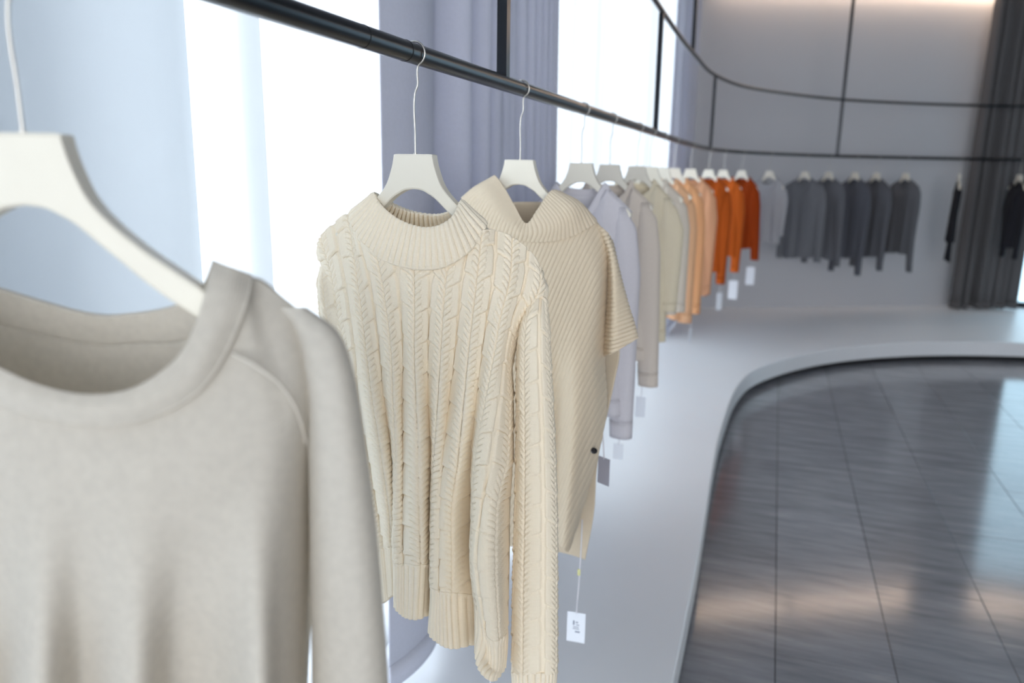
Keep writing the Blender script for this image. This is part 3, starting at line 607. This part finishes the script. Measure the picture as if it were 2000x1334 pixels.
# collar band: front half then back half, each mirrored
fr = np.array([[(170,829,.058),(270,822,.055),(380,770,.045),(440,690,.031),(478,600,.015),(492,541,-.006)],
 [(174,800,.062),(268,791,.059),(366,737,.049),(418,655,.035),(446,577,.018),(455,526,.0)],
 [(178,772,.056),(264,758,.053),(347,700,.043),(389,620,.029),(407,550,.012),(414,512,-.004)]])
frL = rows([(-160,700,.038),(0,788,.053),(85,816,.057)],[(-155,668,.042),(4,758,.057),(90,787,.061)],[(-150,636,.036),(8,722,.051),(95,758,.055)])
grid('front_collar', fg_surf([0, .5, 1], fr, frL, 1, 24, 200), KN['fg'], fg, thick=0.005)
bk = np.array([[(175,668,-.085),(270,666,-.08),(368,660,-.065),(440,600,-.035),(492,541,-.010)],
 [(172,640,-.082),(265,640,-.077),(358,628,-.062),(415,575,-.032),(452,527,-.006)],
 [(170,612,-.078),(262,612,-.073),(345,595,-.058),(392,560,-.028),(414,512,-.004)]])
grid('back_collar', fg_surf([0, .5, 1], bk, rows([(-160,585,-.065),(0,630,-.085)],[(-160,550,-.062),(0,597,-.082)],[(-160,512,-.058),(0,564,-.078)]), 1, 24, 180), KN['fg'], fg, thick=0.005)
# seams
tube_obj('neck_seam', fg_surf([0, 1], np.stack([fr[0], fr[0]])+np.array([0, 0, .002]), np.stack([frL[0], frL[0]])+np.array([0, 0, .002]), 1, 2, 90)[0], 0.0016, KN['fg'], fg, 6)
sm = at(spline(np.arange(5), rows((455,690,.036),(500,715,.044),(545,748,.040),(580,800,.028),(600,870,.004)), np.linspace(0, 4, 30)), p_fg, PHI0)
tube_obj('shoulder_seam', sm, 0.0016, KN['fg'], fg, 6)
tabS = [(600,540,600,-.012,.012),(650,575,662,-.012,.024),(730,590,692,-.010,.034),(850,600,712,-.010,.040),(1000,604,732,-.012,.042),(1200,607,750,-.014,.042),(1400,609,761,-.016,.040),(1900,612,775,-.02,.036)]
sl = px_tube('sleeve', tabS, p_fg, PHI0, KN['fg'], fg, 120, 90)
# the other sleeve, mirrored
co = np.array([v.co for v in sl.data.vertices])+p_fg; cmid = LAT0
co = co-2*((co@AX)-cmid)[:, None]*AX
me = sl.data.copy(); me.vertices.foreach_set('co', (co-p_fg).astype(np.float32).ravel()); me.update(); link_mesh('sleeve', me, None, fg)
hanger(p_fg, PHI0, 'cream wooden hanger nearest the camera, holding the oat crew-neck jumper')

# ------------------------------------------------------------------ jumpers further along the rail
def jumper(name, label, cat, p, phi, mat, sw=.15, nw=.08, nd=.07, bd=.02, L=.60, bw=.15, dep=.05, sl=.56, sr=.048, neck='crew', seed=1, group=None, fold=.018, swing=0.0, turn=0.0):
    rng = np.random.RandomState(seed); r = tag(empty(name, (p[0], p[1], HZ), phi), label, cat, group)
    nu, nv = 60, 50; u = np.linspace(-1, 1, nu)
    zs = -.070; tipz = -.132
    def top(a, front):
        z = np.interp(np.abs(a), [0, nw, sw], [zs, zs, tipz])
        q = np.clip(np.abs(a)/nw, 0, 1); d = nd if front else bd
        return z-np.where(np.abs(a) < nw, d*((1-q) if (neck == 'v' and front) else np.sqrt(1-q*q)), 0)
    ph = rng.rand(4)*6
    for front in (True, False):
        G = np.zeros((nv, nu, 3)); v = np.linspace(0, 1, nv)
        zt = top(u*sw, front)
        for i, vv in enumerate(v):
            w = np.interp(vv, [0, .25, 1], [sw, sw*.93, bw]); s = 1 if front else -1
            G[i, :, 0] = u*w
            zh = zs-L-.012*np.sin(2.3*u+ph[0])
            G[i, :, 2] = zt+(zh-zt)*vv
            ramp = min(1, vv*4+(.4)); inn = np.clip(1-u*u, 0, 1)**.5
            f = fold*vv*(np.sin(u*7+ph[1])+.5*np.sin(u*13+ph[2]))*inn
            G[i, :, 1] = -s*(dep*inn*ramp)-f
        k = int(nv*.9)
        bo = grid('front_body' if front else 'back_body', G[:k+1], mat, None, flip=front, thick=.003); bo.parent = r
        h = G[k:].copy(); n = normals(h); h = h+n*(rib_h(np.broadcast_to(u*28, h.shape[:2]), .001))[..., None]
        grid('hem', h, mat, None, flip=front, thick=.004).parent = bo
    # neck band
    th = np.linspace(0, 2*math.pi, 64, endpoint=False); a = nw*np.cos(th); fr_ = np.sin(th) < 0
    def ring(grow, rise):
        aa = a*(1-grow); z = np.array([top(np.array([x]), f)[0] for x, f in zip(a*.999, fr_)])
        return np.stack([aa, dep*.55*np.sin(th)*(1-grow*.5), z+rise], 1)
    hgt = {'crew': .022, 'v': .016, 'turtle': .06}[neck]
    B = np.stack([ring(-.08, -.004), ring(0, hgt*.5), ring(.14, hgt)])
    grid('collar', spline([0, 1, 2], B, np.linspace(0, 2, 9)), mat, None, close_u=True, thick=.004).parent = r
    for s in (-1, 1):
        ns, m = 40, 24; t = np.linspace(0, 1, ns); ang = np.linspace(0, 2*math.pi, m, endpoint=False)
        cx = s*(np.interp(t, [0, .08, .3, 1], [sw-.03, sw-.018, sw-.012, sw-.012+rng.rand()*.03])); cz = tipz-.0+.0-t*sl; cz = cz+.012*(t < .02)
        cy = swing*t+.012*np.sin(t*4+ph[3]+s)
        hw = np.interp(t, [0, .06, .25, .9, 1], [.015, .035, sr, sr*.72, sr*.68]); hd = hw*.62
        G = np.zeros((ns, m, 3)); G[..., 0] = cx[:, None]+hw[:, None]*np.cos(ang); G[..., 1] = cy[:, None]+hd[:, None]*np.sin(ang)*(1+.12*np.sin(3*ang+t[:, None]*5)); G[..., 2] = cz[:, None]
        k = int(ns*.9); so = grid('sleeve', G[:k+1], mat, None, close_u=True, thick=.003); so.parent = r
        grid('cuff', G[k:], mat, None, close_u=True, thick=.004).parent = so
    return r
def K2(name, rgb, tr=.12): return knit(name, lin(*rgb), 0.004, 0.003, 0.2, 0.04, tr)
def place(y=None, x=None):
    p, t = on_rail_y(y) if y is not None else on_rail_x(x)
    if y is not None: p = np.array([np.interp(y, RAIL[:, 1][:160], RAIL[:, 0][:160]), y])
    phi = math.atan2(t[1], t[0])-math.pi/2
    return p, phi
G1 = 'jumpers along the straight rail'; GB = 'dark jumpers on the far rail'
spec = [
 (2.17, 'y', (222, 218, 224), dict(neck='v', nd=.13, L=.68, sl=.68, seed=2), 'pale lilac-grey V-neck jumper right behind the beige poncho', 'grey-looking hanger holding the lilac-grey V-neck jumper'),
 (2.56, 'y', (226, 214, 202), dict(L=.60, sl=.62, seed=3), 'pale taupe jumper between the lilac-grey V-neck and the cream jumpers', 'second grey-looking hanger, above the pale taupe jumper'),
 (3.08, 'y', (240, 228, 202), dict(L=.62, sl=.44, seed=4, sr=.06), 'cream jumper, first of the yellowish ones after the taupe jumper', 'cream hanger above the cream jumper past the taupe one'),
 (3.42, 'y', (226, 216, 204), dict(L=.58, sl=.5, seed=5), 'greyish cream jumper squeezed before the peach jumpers', 'hanger of the greyish cream jumper before the peach ones'),
 (3.80, 'y', (238, 190, 150), dict(L=.66, sl=.62, seed=6), 'light peach long-sleeved jumper, first of the peach ones', 'hanger of the first light peach jumper'),
 (4.28, 'y', (240, 182, 134), dict(L=.66, sl=.66, seed=7), 'bright peach long-sleeved jumper in the middle of the peach ones', 'hanger with a small dark mark above the bright peach jumper'),
 (5.0, 'y', (222, 168, 132), dict(L=.72, sl=.66, seed=8), 'dusty tan-peach jumper just left of the rust jumpers', 'beige hanger above the dusty tan-peach jumper'),
 (5.85, 'y', (178, 82, 26), dict(L=.66, sl=.70, seed=9), 'rust-brown jumper, leftmost of the three orange ones', 'pale hanger above the leftmost rust jumper'),
 (6.3, 'y', (208, 102, 38), dict(L=.60, sl=.66, seed=10), 'bright burnt-orange jumper between the two darker rust ones', 'beige hanger above the burnt-orange jumper'),
 (6.72, 'y', (158, 62, 16), dict(L=.56, sl=.60, seed=12), 'dark rust jumper, rightmost of the three orange ones', 'grey-looking hanger above the darkest rust jumper'),
 (7.15, 'y', (178, 178, 182), dict(L=.55, sl=.42, seed=13), 'light grey jumper between the rust and the charcoal ones', 'pale hanger above the light grey jumper'),
 (.22, 'x', (120, 121, 126), dict(L=.72, sl=.68, seed=14, sw=.2), 'wide charcoal jumper, leftmost of the dark group on the far rail', 'leftmost cream hanger of the dark far group'),
 (.42, 'x', (114, 115, 121), dict(L=.74, sl=.74, seed=15, sw=.18), 'charcoal jumper, second from the left in the dark far group', 'second cream hanger of the dark far group'),
 (.66, 'x', (98, 100, 108), dict(L=.74, sl=.84, seed=16, sw=.18), 'blue-black jumper in the middle of the dark far group', 'middle cream hanger of the dark far group'),
 (.90, 'x', (104, 105, 111), dict(L=.74, sl=.80, seed=17, sw=.18), 'charcoal jumper, second from the right in the dark far group', 'fourth cream hanger of the dark far group'),
 (1.14, 'x', (108, 109, 114), dict(L=.72, sl=.82, seed=18, sw=.19), 'charcoal jumper, rightmost of the dark far group', 'rightmost cream hanger of the dark far group'),
 (1.66, 'x', (40, 40, 46), dict(L=.60, sl=.74, seed=19, sw=.11, bw=.08, dep=.025, nw=.06, sr=.035, turn=-.5), 'single black jumper seen edge-on beside the charcoal drape', 'hanger of the edge-on black jumper by the drape'),
 (2.3, 'x', (44, 44, 50), dict(L=.66, sl=.7, seed=20, sw=.13, bw=.12), 'black jumper in front of the far right window', 'hanger of the black jumper at the far right window'),
]
JP = []
for s, ax, rgb, kw, lab, hlab in spec:
    p, phi = place(**{ax: s}); dark = ax == 'x'; phi += kw.get('turn', 0.0); JP.append((p, phi, kw))
    hanger(p, phi, hlab, 'hangers on the far rail' if dark else 'hangers along the straight rail')
    jumper('jumper', lab, 'jumper', p, phi, K2('knit_wool_%d_%d_%d' % rgb, rgb), group=GB if dark else G1, **kw)
# ------------------------------------------------------------------ swing tags
def price_tag(label, top, card_c, w, h, rz, card_mat, clip=False, ink=False, group='swing tags'):
    top, c = np.asarray(top, float), np.asarray(card_c, float)
    r = tag(empty('price_tag', tuple(c)), label, 'tag', group)
    up = c+np.array([0, 0, h/2-.004])
    cord = path_pts([tuple(top), tuple((top*.6+up*.4)+np.array([.002, 0, .002])), tuple(up)], 10)
    tube_obj('cord', cord, 0.0016, M['cord'], r, 6)
    me = box_mesh('card', (0, 0, 0), (w, .0012, h), bev=.0004, rz=rz); cd = link_mesh('card', me, card_mat, r)
    if clip:
        m = top*.45+up*.55; box('clip', m, (.007, .005, .016), M['clip'], r, bev=.0015)
    if ink:
        R = Matrix.Rotation(rz, 3, 'Z'); rng = np.random.RandomState(4)
        for i, (x, z, a, b) in enumerate([(-.006, .012, .004, .012), (.002, .014, .006, .003), (.004, .007, .008, .002), (0, .001, .014, .0018), (0, -.004, .016, .0018), (.004, -.012, .012, .004)]):
            q = R@Vector((x, -.0009, z)); link_mesh('printed_line', box_mesh('printed_line', tuple(q), (a, .0004, b), rz=rz), M['print'], cd)
    return r
def pxp(x, y, d, p0): return at([[x, y, d]], p0)[0]
price_tag('white printed swing tag on a cord with yellow clip, under the poncho', pxp(1137, 1015, -.03, p_pon), pxp(1125, 1225, -.03, p_pon), .046, .082, 0.05, M['card'], True, True)
price_tag('swing tag with backlit shade in its grey colour, beside the snap of the poncho', pxp(1172, 820, -.06, p_pon), pxp(1179, 920, -.06, p_pon), .036, .068, -.5, M['shadecard'])

price_tag('swing tag on a cord with yellow clip below the hem of the cable-knit jumper', pxp(957, 1318, .07, p_cable), pxp(955, 1440, .07, p_cable), .046, .075, .1, M['card'], True)
for lab, k, side, drop, w, h, rz in (
  ('small pale swing tag under the sleeve of the lilac-grey V-neck', 0, 1, .03, .03, .05, .1),
  ('pale swing tag hanging beside the taupe sleeve over the platform', 1, 1, .05, .035, .075, .1),
  ('thin edge-on swing tag on a long cord under the peach jumpers', 5, 1, .10, .03, .08, 1.2),
  ('pale swing tag under the leftmost rust jumper', 7, 1, .08, .05, .13, .7),
  ('white swing tag under the burnt-orange jumper', 8, 1, .08, .07, .15, .1),
  ('white swing tag under the darkest rust jumper, rightmost of the tags', 9, 1, .07, .07, .15, .2)):
    p, phi, kw = JP[k]; a = side*(kw.get('sw', .15)-.006)
    top = np.array([p[0]+a*math.cos(phi), p[1]+a*math.sin(phi), HZ-.132-kw['sl']+.012])
    price_tag(lab, top, top-np.array([0, 0, drop+h/2]), w, h, rz, M['card'])
